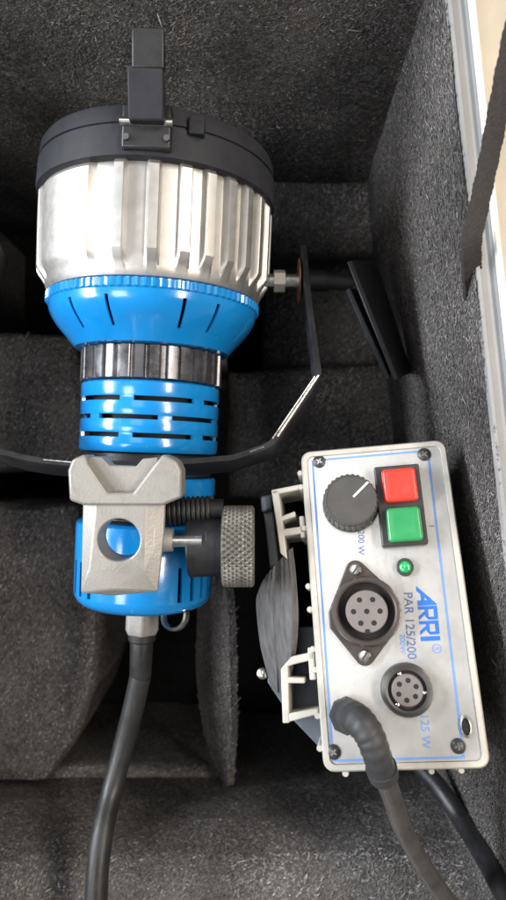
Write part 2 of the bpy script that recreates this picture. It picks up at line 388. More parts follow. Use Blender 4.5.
# pile: short wool fibres standing on every carpeted surface (uncountable)
def add_pile(o, dens):
    me = o.data; me.calc_loop_triangles()
    V = np.empty(len(me.vertices) * 3, np.float32); me.vertices.foreach_get('co', V); V = V.reshape(-1, 3)
    T = np.empty(len(me.loop_triangles) * 3, np.int32); me.loop_triangles.foreach_get('vertices', T); T = T.reshape(-1, 3)
    a, b, c = V[T[:, 0]], V[T[:, 1]], V[T[:, 2]]; nn = np.cross(b - a, c - a); ar = np.linalg.norm(nn, axis=1) / 2
    nn = nn / (2 * ar[:, None] + 1e-12)
    n = int(ar.sum() * 520000 * dens)
    idx = rng.choice(len(T), n, p=ar / ar.sum()); u = rng.random((n, 2)); f = u.sum(1) > 1; u[f] = 1 - u[f]
    p = a[idx] + (b - a)[idx] * u[:, :1] + (c - a)[idx] * u[:, 1:]
    nor = nn[idx].copy()
    # walls and tops face the inside of the case / the viewer's side
    ctr = np.array([-0.05, -0.02, 0.40 + .21]) - p; flip = (nor * ctr).sum(1) < 0; nor[flip] *= -1
    d = rng.normal(size=(n, 3)); d += np.array([1.5, 2.2, 1.2]); d -= nor * (d * nor).sum(1)[:, None]; d /= np.linalg.norm(d, axis=1)[:, None]
    lift = rng.uniform(0.05, 0.35, n)[:, None]; d2 = d + nor * lift; d2 /= np.linalg.norm(d2, axis=1)[:, None]
    ln = (0.0009 + rng.gamma(2.0, 0.00062, n))[:, None]; wd = rng.uniform(0.00012, 0.00042, n)[:, None]
    s = np.cross(nor, d); base = p + nor * 0.00005
    mid = base + d2 * ln * .55 + nor * 0.0002; end = base + d2 * ln - nor * 0.0003
    q = np.stack([base - s * wd, base + s * wd, mid + s * wd, mid - s * wd, end], 1).reshape(-1, 3)
    k = np.arange(n)[:, None] * 5
    quads = k + np.array([[0, 1, 2, 3]]); tris = k + np.array([[3, 2, 4]])
    m = bpy.data.meshes.new('carpet_pile')
    m.vertices.add(len(q)); m.vertices.foreach_set('co', q.astype(np.float32).ravel())
    loops = np.concatenate([quads.ravel(), tris.ravel()]).astype(np.int32)
    m.loops.add(len(loops)); m.loops.foreach_set('vertex_index', loops)
    m.polygons.add(2 * n); st = np.concatenate([np.arange(n) * 4, 4 * n + np.arange(n) * 3]).astype(np.int32)
    m.polygons.foreach_set('loop_start', st)
    m.update(calc_edges=True); m.validate()
    g = rng.gamma(3.0, 0.034, n) + 0.026
    ph = rng.uniform(0, 6.28, (9, 1)); fr_ = rng.normal(size=(9, 3)) * 55
    lowf = np.sin(p @ fr_.T + ph.T).sum(1) / 3; g = g * np.clip(1 + 0.28 * lowf, .45, 1.7); bright = rng.random(n) < 0.04; g[bright] += rng.uniform(0.06, 0.22, bright.sum())
    g = np.clip(g, 0.01, 0.5); col = np.stack([g * 1.05, g * 0.98, g * 0.94, np.ones(n)], 1)
    blue_ = rng.random(n) < 0.15; col[blue_, :3] *= np.array([0.92, 0.98, 1.08])
    at_ = m.color_attributes.new('tint', 'FLOAT_COLOR', 'POINT'); at_.data.foreach_set('color', np.repeat(col, 5, 0).astype(np.float32).ravel())
    m.materials.append(M['fibre'])
    po = bpy.data.objects.new('carpet_pile', m); C.objects.link(po); po.parent = o; po['kind'] = 'stuff'
for o, dens in pile: add_pile(o, dens)

# ------------------------------------------------------------------ the lamp head
K = 0.000615; AZ0 = 0.06; BZ = -0.0108; AZ = AZ0 - BZ
hp = at(152.3, 360, AZ0)
head = thing('lamp_head', 'blue and silver spotlight head with black front ring lying in the case', 'spotlight',
             Matrix.Translation((hp.x, hp.y, BZ)) @ Matrix.Rotation(R(-2.16), 4, 'Z'))
Y = lambda s: (360 - s) * K
def rev(bm, prof, n=120, rf=None, skip=None, cap0=False, cap1=False, thick=0):
    """surface round the lamp axis; prof of (s, r in px); theta 0 faces up"""
    rows = []
    for j, (s, r) in enumerate(prof):
        row = []
        for i in range(n):
            th = 2 * PI * i / n; rr = (rf(s, r, th) if rf else r) * K
            row.append(bm.verts.new((rr * math.sin(th), Y(s), AZ + rr * math.cos(th))))
        rows.append(row)
    for j, (a, b) in enumerate(zip(rows, rows[1:])):
        for i in range(n):
            if skip and skip((prof[j][0] + prof[j + 1][0]) / 2, ((360 * (i + .5) / n + 180) % 360) - 180): continue
            bm.faces.new((a[i], a[(i + 1) % n], b[(i + 1) % n], b[i]))
    if cap0: bm.faces.new(rows[0])
    if cap1: bm.faces.new(rows[-1][::-1])
bm = NB(); rev(bm, [(176, 94), (163, 95), (161, 106), (163, 111), (167, 113.5), (179, 115), (179.6, 113.2), (181.6, 113.2), (182.2, 115.5), (204, 116.5), (207, 116), (208, 112), (208, 100)], 128)
fr = build('front_ring', bm, 'ring', head)
bm = NB(); lathe = [(172, 1), (170, 40), (174, 94)]; rev(bm, lathe, 64, cap0=True)
build('lens', bm, 'glass', head)
# latch on the front ring
hz = AZ + 115 * K
bm = NB(); LX = 0.0065
box(bm, -0.0145 + LX, 0.0105 + LX, Y(204), Y(168), hz - 0.004, hz + 0.004); lt = build('latch', bm, 'black', head, bev=0.0012)
bm = NB()
hull(bm, [(x, y, z) for x in (-0.0100 + LX, 0.0075 + LX) for y, z in ((Y(186), hz + .004), (Y(186), hz + .010), (Y(163), hz + .013), (Y(150), hz + .018), (Y(150), hz + .012), (Y(163), hz + .004))])
build('latch_tab', bm, 'ring', lt, bev=0.001)
bm = NB(); hull(bm, [(x, y, z) for x in (-0.0075 + LX, 0.0080 + LX) for y, z in ((Y(152), hz + .0135), (Y(152), hz + .018), (Y(124), hz + .022), (Y(124), hz + .018))])
build('latch_strap', bm, 'black', lt, bev=0.0008)
bm = NB(); cyl(bm, (-0.0152 + LX, Y(183), hz + .004), (0.0112 + LX, Y(183), hz + .004), 0.0022)
build('hinge_pin', bm, 'steel', lt)
for dx in (-.0118 + LX, .0086 + LX):
    bm = NB(); cyl(bm, (dx, Y(196), hz + .0035), (dx, Y(196), hz + .0056), 0.0016, n=12); build('screw', bm, 'knurl', lt)
bm = NB(); hull(bm, [(x, y, z) for x in (.0250, .0330) for y in (Y(186), Y(170)) for z in (hz - .009, hz - .0018)]); build('lug', bm, 'ring', fr, bev=.0008)
# ribbed reflector housing
ribs = [-67, -8, 7, 21, 32.5, 44, 55.5, 67, 79, 91, 103, 115, 127, 139, 151, 163, 175, 187, 199, 211, 223, 235, 247, 259, 271, 281]
def rib_rf(s, r, th):
    d = math.degrees(th); best = min(abs((d - q + 180) % 360 - 180) for q in ribs)
    dd = ((d + 180) % 360) - 180
    hgt = 7.0 if s < 283 else max(0.0, 7.0 * (1 - (s - 283) / 12.0))
    if s < 210: hgt *= 0.6
    e = 1 if best < 2.3 else max(0, 1 - (best - 2.3) / 1.1)
    if -62 < dd < -20:                               # smooth raised panel
        return r + hgt * 0.72 * min(1, (dd + 62) / 3) * min(1, (-20 - dd) / 3)
    return r + hgt * e
bm = NB(); rev(bm, [(206, 103), (207.5, 106.6), (212, 107), (240, 107), (270, 106.6), (282, 106.4), (286, 106), (290, 105.6), (294, 105.2), (298, 104.4), (302, 102), (303, 98)], 720, rib_rf)
build('reflector_housing', bm, 'silver', head, angle=25)
bm = NB(); rev(bm, [(302, 96), (303, 100), (304, 103.5), (311, 103.5), (312.5, 102)], 360, lambda s, r, th: r + (0.9 if (int(round(math.degrees(th))) % 4) < 2 else -0.7) * (303.5 < s < 311.5))
bc = None
cone = [(312.5, 102), (315, 101.6), (318, 101), (322, 99.6), (327, 96.8), (332, 93.2), (337, 89), (342, 84.6), (348, 79.5), (353, 75.5), (354, 66)]
slots = [(-38, 318, 340), (-15, 318, 340), (24, 318, 340), (43, 318, 340)] + [(k, 318, 340) for k in (75, 98, 130, 152, 180, -160, -130, -100, -75)]
build('tooth_band', bm, 'blue', head, angle=25)
bm = NB(); rev(bm, cone, 360, None, lambda s, d: any(a < s < b and abs((d - q + 180) % 360 - 180) < 1.5 for q, a, b in slots))
build('rear_bowl', bm, 'blue', head, solid=0.0016, angle=40)
bm = NB(); rev(bm, [(306, 94), (320, 92), (335, 84), (350, 66)], 96); build('bowl_lining', bm, 'hole', head)
# knurled focus ring
tooth = [(k * 360 / 30 + random.uniform(-1.5, 1.5)) for k in range(30)]
def kn(s, r, th):
    d = math.degrees(th); b = min(abs((d - q + 180) % 360 - 180) for q in tooth)
    return r + (3.2 if b < 3.6 else 3.2 * max(0, 1 - (b - 3.6) / 1.0)) * (354 < s < 385.5)
bm = NB(); rev(bm, [(353.5, 60), (353.8, 64), (355, 66), (384.5, 66), (385.6, 64.5), (386, 58)], 540, kn)
build('focus_ring', bm, 'knurl', head, angle=25)
# vented neck
rowsl = [(401, 405.4, -4), (418, 422.2, -34), (434.5, 438.8, -4)]
def vent(s, d):
    for a, b, st in rowsl:
        if a < s < b: return ((d - st) % 60) < 49
    return False
prof = [(386, 62), (386.8, 66.5), (388.5, 68)]
for a, b, st in rowsl: prof += [(a - .5, 68), (a, 67.7), (b, 67.7), (b + .5, 68)]
prof += [(449.5, 68), (452, 66.5), (453, 62)]
bm = NB(); rev(bm, prof, 360, None, vent)
build('vented_neck', bm, 'blue', head, solid=0.0022, angle=40)
bm = NB(); rev(bm, [(384, 30), (384.5, 57), (528, 57), (528, 20)], 96); build('core', bm, 'hole', head)
bm = NB(); rev(bm, [(454, 56), (454, 62), (474, 62), (474, 56)], 96); build('neck_band', bm, 'black', head)
bm = NB(); rev(bm, [(475, 58), (476, 66), (478, 67.5), (492, 67.5), (494, 66), (495, 58)], 120); build('blue_collar', bm, 'blue', head)
bm = NB()
pr = [(495, 57)]
for k in range(6): pr += [(496 + k * 3.9, 60), (497.6 + k * 3.9, 63.5), (499.2 + k * 3.9, 60)]
pr += [(521, 57)]
rev(bm, pr, 96); build('threaded_sleeve', bm, 'black', head, angle=25)
rs = [38, 50, 62, 74, -38, -50, -62]
bm = NB(); rev(bm, [(519, 58), (520, 65), (522, 67.5), (526, 68), (550, 68), (557, 68), (589, 68), (592, 67.6), (597, 65), (601, 60), (603.5, 52), (604, 10)], 360, None,
               lambda s, d: 557 < s < 589 and any(abs(d - q) < 1.6 for q in rs), cap1=True)
build('rear_cap', bm, 'blue', head, solid=0.002, angle=40)
# cable gland, strain relief and cable
bm = NB()
gz = AZ
for s0, s1, r in ((598, 606, 15), (604, 634, 18.5)):
    pass
a0 = 8
pts = []
for s, r in ((600, 15), (603, 18.5), (628, 18.5), (634, 15.5)):
    for k in range(6):
        th = R(a0 + 60 * k); pts.append((r * K * math.sin(th), Y(s), AZ + r * K * math.cos(th)))
hull(bm, pts); gl = build('cable_gland', bm, 'clamp', head, bev=0.0009)
bm = NB(); rev(bm, [(633, 6), (633.5, 14), (640, 13.5), (642, 11.5), (676, 10.6), (679, 9), (680, 4)], 32, cap0=True, cap1=True); build('strain_relief', bm, 'rubber', head)
inv = head.matrix_basis
e0 = inv @ Vector((0, Y(676), AZ))
path = smooth_path([e0, at(134, 705, .058), at(124, 745, .056), at(112, 790, .060), at(102, 835, .075), at(97, 880, .082), at(96, 930, .085), at(98, 990, .08)], 10)
bm = NB(); tube(bm, path, 0.0066, 18); build('power_cable', bm, 'rubber', head, world=True, angle=60)

# yoke: flat bar bent round the back of the lamp
yn = Vector((0, 0.41, 0.912))
pts = [at(303, 254, .058), at(307, 300, .074), at(316, 368, .098), at(318, 384, .103), at(274, 447, .1145), at(262, 454, .1155), at(225, 466, .1165), at(85, 470, .1165), at(40, 466, .1160), at(-4, 455, .1148), at(-52, 394, .103), at(-34, 330, .086), at(2, 254, .058)]
bm = NB(); rows = []
cc_ = [pts[0]]
for i in range(len(pts) - 1): cc_ += [pts[i].lerp(pts[i + 1], .22), pts[i].lerp(pts[i + 1], .78)]
pts = cc_ + [pts[-1]]
fine = []
for i in range(len(pts) - 1):
    for k in range(3): fine.append(pts[i].lerp(pts[i + 1], k / 3))
fine.append(pts[-1])
for i, p in enumerate(fine):
    t = (fine[min(i + 1, len(fine) - 1)] - fine[max(i - 1, 0)]).normalized(); sd = yn.cross(t).normalized(); nn = t.cross(sd)
    rows.append([bm.verts.new(p + sd * 0.0018 * a + nn * 0.0078 * b) for a, b in ((-1, -.92), (-1, .92), (-.8, 1), (.8, 1), (1, .92), (1, -.92), (.8, -1), (-.8, -1))])
for a, b in zip(rows, rows[1:]):
    for k in range(8): bm.faces.new((a[k], a[(k + 1) % 8], b[(k + 1) % 8], b[k]))
bm.faces.new(rows[0]); bm.faces.new(rows[-1][::-1])
yk = build('yoke', bm, 'black', head, world=True, angle=30)
# worn bright edges of the bar, where the paint has rubbed off
bm = NB()
def wear(p, q, r=0.0005):
    cyl(bm, p + yn * 0.0080, q + yn * 0.0080, r, n=6)
wear(at(317, 383, .103), at(277, 443, .1138), .0007); wear(at(313.5, 384, .103), at(272, 445, .1140), .0005); wear(at(264, 453, .1155), at(250, 458, .116), .0006)
build('worn_edge', bm, 'steel', yk, world=True)
bm = NB(); wear(at(48, 465.5, .116), at(80, 468.6, .1163), .0004); build('worn_edge', bm, 'steel', yk, world=True)
# end pad of the right arm, pivot bolt, shaft and locking lever
bm = NB(); c = at(303, 281, .060)
cyl(bm, c + Vector((-.0030, 0, 0)), c + Vector((-.0022, 0, 0)), 0.0135, n=28); build('pivot_washer', bm, 'rust', yk, world=True)
bm = NB(); cyl(bm, at(264, 281, .060), at(300, 281, .060), 0.0045); build('pivot_bolt', bm, 'steel', head, world=True)
bm = NB(); cyl(bm, at(274, 281, .060), at(285, 281, .060), 0.0068, n=6); build('bolt_nut', bm, 'clamp', head, world=True, angle=20)
bm = NB(); cyl(bm, at(306, 281, .060), at(326, 281, .060), 0.0062); cyl(bm, at(325, 281, .060), at(352, 283, .060), 0.0052); build('lever_shaft', bm, 'black', head, world=True)
lev = lambda A, B, Cc, D, t: [A, B, Cc, D, A + t, B + t, Cc + t, D + t]
bm = NB(); hull(bm, lev(at(347, 262, .080), at(394, 381, .080), at(408, 374, .030), at(372, 262, .030), Vector((.0028, .0011, 0))))
lv = build('locking_lever', bm, 'black', head, world=True, bev=.0006)
bm = NB(); hull(bm, lev(at(350, 288, .0815), at(390, 378, .0815), at(392, 372, .060), at(356, 288, .060), Vector((-.0024, -.0010, 0))))
build('lever_rib', bm, 'ring', lv, world=True, bev=.0005)

# mounting clamp in cream cast metal
def cq(X, Yy, z): return at(60 + X / 3.614, 440 + Yy / 3.614, z)
def boolean(o, cut):
    m = o.modifiers.new('hole', 'BOOLEAN'); m.operation = 'DIFFERENCE'; m.object = cut; m.solver = 'EXACT'
    dg = bpy.context.evaluated_depsgraph_get(); me = bpy.data.meshes.new_from_object(o.evaluated_get(dg))
    o.modifiers.clear(); o.data = me
    bpy.data.objects.remove(cut, do_unlink=True)
ZT = 0.148
bm = NB()
low = [(84, 225), (382, 225), (378, 330), (354, 548), (190, 562), (76, 552)]
top = [(132, 205), (312, 205), (302, 472), (192, 540), (106, 468)]
hull(bm, [cq(a, b, .1285) for a, b in low] + [cq(a, b, ZT - .0045) for a, b in low] + [cq(a, b, ZT) for a, b in top])
cb = build('mounting_clamp', bm, 'clamp', head, world=True, angle=20)
bm = NB(); hc = cq(212, 362, ZT); hc0 = cq(212, 362, ZT)
cyl(bm, Vector((hc0.x, hc0.y, .11)), Vector((hc0.x, hc0.y, .16)), 0.0102, n=64)
cut = build('cut', bm, 'clamp', head, world=True)
boolean(cb, cut)
b = cb.modifiers.new('edge', 'BEVEL'); b.width = .0007; b.segments = 2; b.limit_method = 'ANGLE'; b.angle_limit = R(25)
for p in cb.data.polygons: p.use_smooth = True
cb.data.set_sharp_from_angle(angle=R(20))
def wprism(bm, poly, z1, z0, ref):
    """outline given on the photo at depth ref, walls run straight down"""
    pts = [cq(a, b_, ref) for a, b_ in poly]
    prism(bm, [(p.x, p.y) for p in pts], z0, z1)
bm = NB()
wprism(bm, [(30, 110), (45, 70), (92, 50), (104, 84), (174, 190), (266, 190), (338, 92), (374, 50), (424, 74), (440, 110), (440, 208), (372, 236), (88, 236), (36, 218)], ZT + .0015, .1300, ZT)
build('jaw', bm, 'clamp', cb, world=True, bev=.0013, angle=30)
bm = NB()
wprism(bm, [(96, 60), (146, 62), (172, 92), (270, 96), (294, 68), (350, 62), (345, 140), (268, 215), (170, 215), (100, 140)], ZT - .0035, .1310, ZT)
build('jaw_pocket', bm, 'clamp', cb, world=True, bev=.0006, angle=30)
# diagonal bright chamfer of the jaw
bm = NB(); hull(bm, [cq(100, 88, ZT + .0012), cq(120, 86, ZT - .0034), cq(190, 188, ZT - .0034), cq(174, 192, ZT + .0012)] + [cq(100, 88, ZT - .004), cq(174, 192, ZT - .004)])
build('jaw_chamfer', bm, 'clamp', cb, world=True)
bm = NB(); cyl(bm, at(158, 540, .137), at(173, 540, .137), 0.0062, 0.0056); build('boss', bm, 'clamp', cb, world=True)
bm = NB(); cyl(bm, at(172, 541, .137), at(202, 541, .137), 0.0031); build('clamp_screw', bm, 'steel', cb, world=True)
bm = NB()
ccs = at(190, 541, .135)
cyl(bm, at(188, 548, .125), at(224, 546, .125), 0.0150); cyl(bm, at(206, 544, .127), at(226, 544, .127), .0125); build('knob_collar', bm, 'black', cb, world=True, bev=.0008)
# threaded rod above it
bm = NB(); A, B = at(150, 512, .122), at(212, 510, .122); n = 150; sp = []
for i in range(n * 9):
    f = i / (n * 9 - 1); th = f * 13 * 2 * PI; sp.append(A.lerp(B, f) + Vector((0, math.cos(th), math.sin(th))) * 0.0066)
tube(bm, sp[::6], 0.0011, 6); build('spring', bm, 'black', cb, world=True, angle=60)
bm = NB(); cyl(bm, A - Vector((.005, 0, 0)), B + Vector((.006, 0, 0)), 0.0058); build('spring_rod', bm, 'black', cb, world=True)
# knurled tightening knob, axis along x
kc0, kc1 = at(222.5, 546, .126), at(254.5, 546, .126); kr = 0.0205
bm = NB(); n = 168; rows = []; m_ = 26
for j in range(m_ + 1):
    v = j / m_; row = []
    for i in range(n):
        u = i / n
        a = math.cos(2 * PI * (u * 42 + v * 4.2)); b_ = math.cos(2 * PI * (u * 42 - v * 4.2))
        ed = min(1, min(v, 1 - v) / .07)
        r = kr - 0.0009 * (1 - ed) ** 2 + 0.00075 * max(a, b_) * ed - .0004
        th = 2 * PI * u; row.append(bm.verts.new(kc0.lerp(kc1, v) + Vector((0, r * math.sin(th), r * math.cos(th)))))
    rows.append(row)
for a, b_ in zip(rows, rows[1:]):
    for i in range(n): bm.faces.new((a[i], a[(i + 1) % n], b_[(i + 1) % n], b_[i]))
bm.faces.new(rows[0][::-1]); bm.faces.new(rows[-1])
build('knob', bm, 'knob', cb, world=True, angle=40)

# split ring hanging on the gland
kc = at(175, 615, .082)
rg = thing('split_ring', 'small bright steel ring hanging beside the cable gland of the blue lamp', 'ring', Matrix.Translation(kc))
bm = NB(); torus(bm, kc, (-0.50, 0.28, 0.80), 0.0082, 0.0012, 44, 8, 2.2); build('ring_coil', bm, 'steel', rg, world=True)
bm = NB(); torus(bm, at(163, 607, .078), (0.1, 0.9, 0.3), 0.0042, 0.0009, 28, 8); build('ring_link', bm, 'steel', rg, world=True)

# ------------------------------------------------------------------ the control box
ex = Vector((0.98747784, 0.09800613, 0.12362168)); ey = Vector((-0.05924249, 0.95663815, -0.28519076)); en = Vector((-0.14621165, 0.2742959, 0.9504651))
BS = 0.345 / 0.363
O = Vector((0.06955456, -0.07572849, 0.12485058 - 0.46)) * BS + Vector((0, 0, 0.46))
q_ = Matrix.Rotation(R(-0.6), 3, en); ex, ey = q_ @ ex, q_ @ ey
DB = 0.068                                            # depth of the box
base = O - en * DB
mw = Matrix((ex, ey, en)).transposed().to_4x4(); mw.translation = base
box_ = thing('control_box', 'silver ballast box with red and green push buttons leaning against the right wall', 'ballast box', mw)
S = BS * 0.001; H0 = DB
def mm(a, b, h=0.0): return Vector((a * S, b * S, H0 + h * S))
def mprism(bm, poly, h0, h1): prism(bm, [(a * S, b * S) for a, b in poly], H0 + h0 * S, H0 + h1 * S)
def mlathe(bm, c, prof, n=40, **k): lathe_z(bm, (c[0] * S, c[1] * S), [(r * S, H0 + h * S) for r, h in prof], n, **k)
FX, FY = 39.5, 81.6
# outline slightly narrower at the top as in the photograph
def outline(g, r): return rrect(0, 0, FX - g, FY - g, r)
bm = NB(); mprism(bm, outline(2.5, 4), -70, -7); bd = build('housing', bm, 'body', box_, bev=.0008)
bm = NB()
o_ = [outline(0.6, 5), outline(0, 5.5), outline(0, 5.5), outline(0.8, 5), outline(3.2, 3.2), outline(3.6, 3.2)]
hs = [-9, -8, -1.0, 0, 0, -2.2]; rows = [[bm.verts.new(mm(a, b_, h)) for a, b_ in q] for q, h in zip(o_, hs)]
n = len(rows[0])
for a, b_ in zip(rows, rows[1:]):
    for i in range(n): bm.faces.new((a[i], a[(i + 1) % n], b_[(i + 1) % n], b_[i]))
bm.faces.new(rows[0][::-1])
bz = build('bezel', bm, 'bezel', box_, angle=40)
bm = NB(); mprism(bm, outline(3.5, 3), -2.4, -0.9); fp = build('face_plate', bm, 'plate', box_, angle=30)
# printed blue border
bm = NB()
t0 = -0.84
def quadm(pts, h=t0): face(bm, [mm(a, b_, h) for a, b_ in pts])
LX0, LX1, RX0, RX1, TY, BY = -33.2, -34.6, 29.6, 27.6, 76.2, -76.6
def line(p, q, wd):
    p, q = Vector(p), Vector(q); d = (q - p).normalized(); s = Vector((-d.y, d.x)) * wd / 2
    quadm([p - s, q - s, q + s, p + s])
line((LX0, TY), (LX1, BY), 1.1); build('border_line', bm, 'lineblue', fp, smooth=False)
bm = NB(); line((RX0, TY - .55), (RX1, BY + .55), 1.2)
build('border_line', bm, 'lineblue', fp, smooth=False)
bm = NB(); line((LX0 + .56, TY), (RX0 + .6, TY), 1.1); build('border_line', bm, 'lineblue', fp, smooth=False)
bm = NB(); line((LX1 + .56, BY), (RX1 + .6, BY), 1.1)
build('border_line', bm, 'lineblue', fp, smooth=False)
# lettering
def text(body, cx, cy, size, m, rot=-90, name='lettering'):
    cu = bpy.data.curves.new('t', 'FONT'); cu.body = body; cu.size = size * S; cu.align_x = 'CENTER'; cu.align_y = 'CENTER'; cu.offset = 0.010 * size * S
    t = bpy.data.objects.new('t', cu); C.objects.link(t)
    dg = bpy.context.evaluated_depsgraph_get(); me = bpy.data.meshes.new_from_object(t.evaluated_get(dg))
    bpy.data.objects.remove(t, do_unlink=True)
    me.transform(Matrix.Translation(mm(cx, cy, -0.83)) @ Matrix.Rotation(R(rot), 4, 'Z')); me.materials.clear(); me.materials.append(M[m]); me.name = name
    o = bpy.data.objects.new(name, me); C.objects.link(o); o.parent = fp; return o
text('PAR 125/200', 9.4, -14.6, 6.2, 'inkgrey', -93)
text('200W', 4.8, -23.5, 3.8, 'lineblue', -93)
text('200 W', -11.0, 29.0, 4.6, 'inkgrey', -95)
text('125 W', 11.0, -64.5, 5.6, 'lineblue', -93)
text('30 V', -29.0, -52.0, 4.4, 'lineblue', -93)
text('I', 26.4, 35.0, 4.0, 'inkgrey', -93)
text('R', 21.4, -26.6, 3.0, 'lineblue', -93)
bm = NB()
lo = mm(21.4, -26.6, -0.83); oo = [lo + Vector((math.cos(2 * PI * k / 24), math.sin(2 * PI * k / 24), 0)) * 2.3 * S for k in range(24)]; ii = [lo + (p - lo) * .8 for p in oo]
for k in range(24): face(bm, [oo[k], oo[(k + 1) % 24], ii[(k + 1) % 24], ii[k]])
build('trademark_ring', bm, 'lineblue', fp, smooth=False)
# the maker's word mark: four solid geometric capitals
def glyph(polys, x0, wd):
    bm = NB()
    for q in polys:
        face(bm, [mm(14.8 + v * 9.6 - (x0 + u * wd) * .03, 4.8 - (x0 + u * wd) * 1.1, -0.82) for u, v in q])
    build('logo_letter', bm, 'logoblue', fp, smooth=False)
glyph([[(0, 0), (.26, 0), (.44, .20), (.44, .46)], [(.44, .46), (.44, .20), (.62, .40), (.62, .66)], [(.44, .20), (.74, .20), (.74, .38), (.60, .38)], [(.62, .66), (.62, .40), (.74, .53), (.74, .78)], [(.74, 0), (1, 0), (1, 1), (.96, 1), (.74, .78)]], 0, 9.2)
Rg = [[(0, 0), (.24, 0), (.24, 1), (0, 1)], [(.24, .80), (.80, .80), (.95, 1), (.24, 1)], [(.78, .45), (1, .52), (1, .92), (.95, 1), (.80, .80), (.78, .78)], [(.24, .34), (.74, .34), (1, .52), (.78, .52), (.24, .52)], [(.34, .34), (.72, 0), (1, 0), (.62, .34)]]
glyph(Rg, 9.5, 6.2); glyph(Rg, 16.1, 6.2); glyph([[(0, 0), (1, 0), (1, 1), (0, 1)]], 23.0, 2.0)
# corner screws
for a, b_ in ((-29.6, 75.2), (27.4, 74.2), (-34.0, -72.6), (25.8, -71.6)):
    bm = NB(); mlathe(bm, (a, b_), [(3.6, -0.9), (3.6, -0.5), (3.0, -0.3), (2.6, 0.1), (1.4, 0.5), (.3, .55)], 24); sw = build('screw', bm, 'switch', box_)
    bm = NB(); q0 = R(random.uniform(0, 90))
    for k in (0, 1):
        d = Vector((math.cos(q0 + k * PI / 2), math.sin(q0 + k * PI / 2), 0)); e = Vector((-d.y, d.x, 0)); c = mm(a, b_, .62)
        hull_pts = [c + d * 1.7 * S * s1 + e * .35 * S * s2 + Vector((0, 0, -.4 * S * s3)) for s1 in (-1, 1) for s2 in (-1, 1) for s3 in (0, 1)]
        b2 = NB(); hull(b2, hull_pts); me = bpy.data.meshes.new('tmp'); b2.to_mesh(me); b2.free(); bm.from_mesh(me); bpy.data.meshes.remove(me)
    build('screw_slot', bm, 'steel', sw)
# rotary knob
kc_ = (-14.6, 49.6)
bm = NB(); mlathe(bm, kc_, [(15.0, -0.9), (15.0, 0.8), (14.6, 1.2), (14.4, 10.5), (14.1, 12.2), (13.2, 13.0), (12.6, 13.1), (12.4, 12.8), (.5, 12.8)], 180,
                  rf=lambda r, i: r - (0.45 * S if (i % 6) < 3 and r > 13.9 * S and r < 14.9 * S else 0))
rk = build('rotary_knob', bm, 'knobgrey', box_, angle=30)
bm = NB(); d = Vector((24, 21)).normalized(); e = Vector((-d.y, d.x)); c = Vector(kc_)
q = [c + d * 2.2 - e * .55, c + d * 13.2 - e * .55, c + d * 13.2 + e * .55, c + d * 2.2 + e * .55]; mprism(bm, [(p.x, p.y) for p in q], 12.7, 13.3); build('pointer', bm, 'white', rk, smooth=False)
# push-button block
bm = NB(); mprism(bm, rrect(11.4, 46.6, 11.8, 21.5, 1.0, 3), -0.9, 5.0); sb = build('switch_block', bm, 'switch', box_, bev=.0006, angle=30)
def button(cy, m, lab, cx):
    bm = NB(); rows = []
    for g, h in ((0, 4.8), (0, 8.0), (.5, 8.8), (1.4, 9.2), (4.0, 8.9)):
        rows.append([bm.verts.new(mm(a, b_, h)) for a, b_ in rrect(cx, cy, 8.7 - g, 8.8 - g, max(.3, 1.6 - g * .5), 3)])
    n = len(rows[0])
    for a, b_ in zip(rows, rows[1:]):
        for i in range(n): bm.faces.new((a[i], a[(i + 1) % n], b_[(i + 1) % n], b_[i]))
    bm.faces.new(rows[-1]); build('push_button', bm, m, sb, angle=40, label=lab)
button(56.6, 'red', 'red square push button', 11.8); button(35.7, 'green', 'green square push button', 11.8)
# indicator
bm = NB(); mlathe(bm, (10.4, 14.5), [(4.6, -0.9), (4.6, 1.0), (4.2, 1.7), (3.4, 1.7), (3.3, .6)], 32, close1=False); il = build('indicator_lamp', bm, 'switch', box_)
bm = NB(); mlathe(bm, (10.4, 14.5), [(3.3, 0.6), (3.2, 1.6), (2.6, 2.3), (1.6, 2.7), (.3, 2.9)], 24); build('indicator_lens', bm, 'lens_green', il)
# large connector
cc = (-11.6, -6.9)
def circ(c, r, n=32): return [(c[0] + r * math.cos(2 * PI * i / n), c[1] + r * math.sin(2 * PI * i / n)) for i in range(n)]
s1, s2 = (-16.6, 14.6), (-15.4, -28.4)
s2 = (-14.6, -28.2); s1 = (-15.2, 14.6)
bm = NB(); hull(bm, [mm(a, b_, h) for a, b_ in circ(cc, 17.0) + circ(s1, 5.0, 16) + circ(s2, 5.0, 16) + [(-31, -6), (-31, -14)] for h in (-0.9, 2.0)])
cn = build('round_connector', bm, 'conn', box_, bev=.0006, angle=30)
bm = NB(); mlathe(bm, (cc[0] - .2, cc[1] + .2), [(17.6, 1.9), (17.4, 6.0), (16.6, 7.6), (15.2, 7.8), (14.4, 7.2), (14.1, 2.4)], 56, close0=False, close1=False); build('connector_ring', bm, 'conn', cn)
bm = NB(); mlathe(bm, cc, [(14.2, 2.3), (.3, 2.35)], 40); build('connector_well', bm, 'hole', cn)
bm = NB(); mlathe(bm, cc, [(10.6, 2.2), (10.6, 6.4), (10.2, 6.9), (.3, 6.9)], 40); ci = build('connector_insert', bm, 'insert', cn)
for k in range(7):
    a = (cc[0], cc[1]) if k == 6 else (cc[0] + 6.6 * math.cos(R(58 + 60 * k)), cc[1] + 6.6 * math.sin(R(58 + 60 * k)))
    bm = NB(); mlathe(bm, a, [(1.35, 6.85), (1.35, 7.02), (.9, 7.02)], 14); build('pin_hole', bm, 'hole', ci)
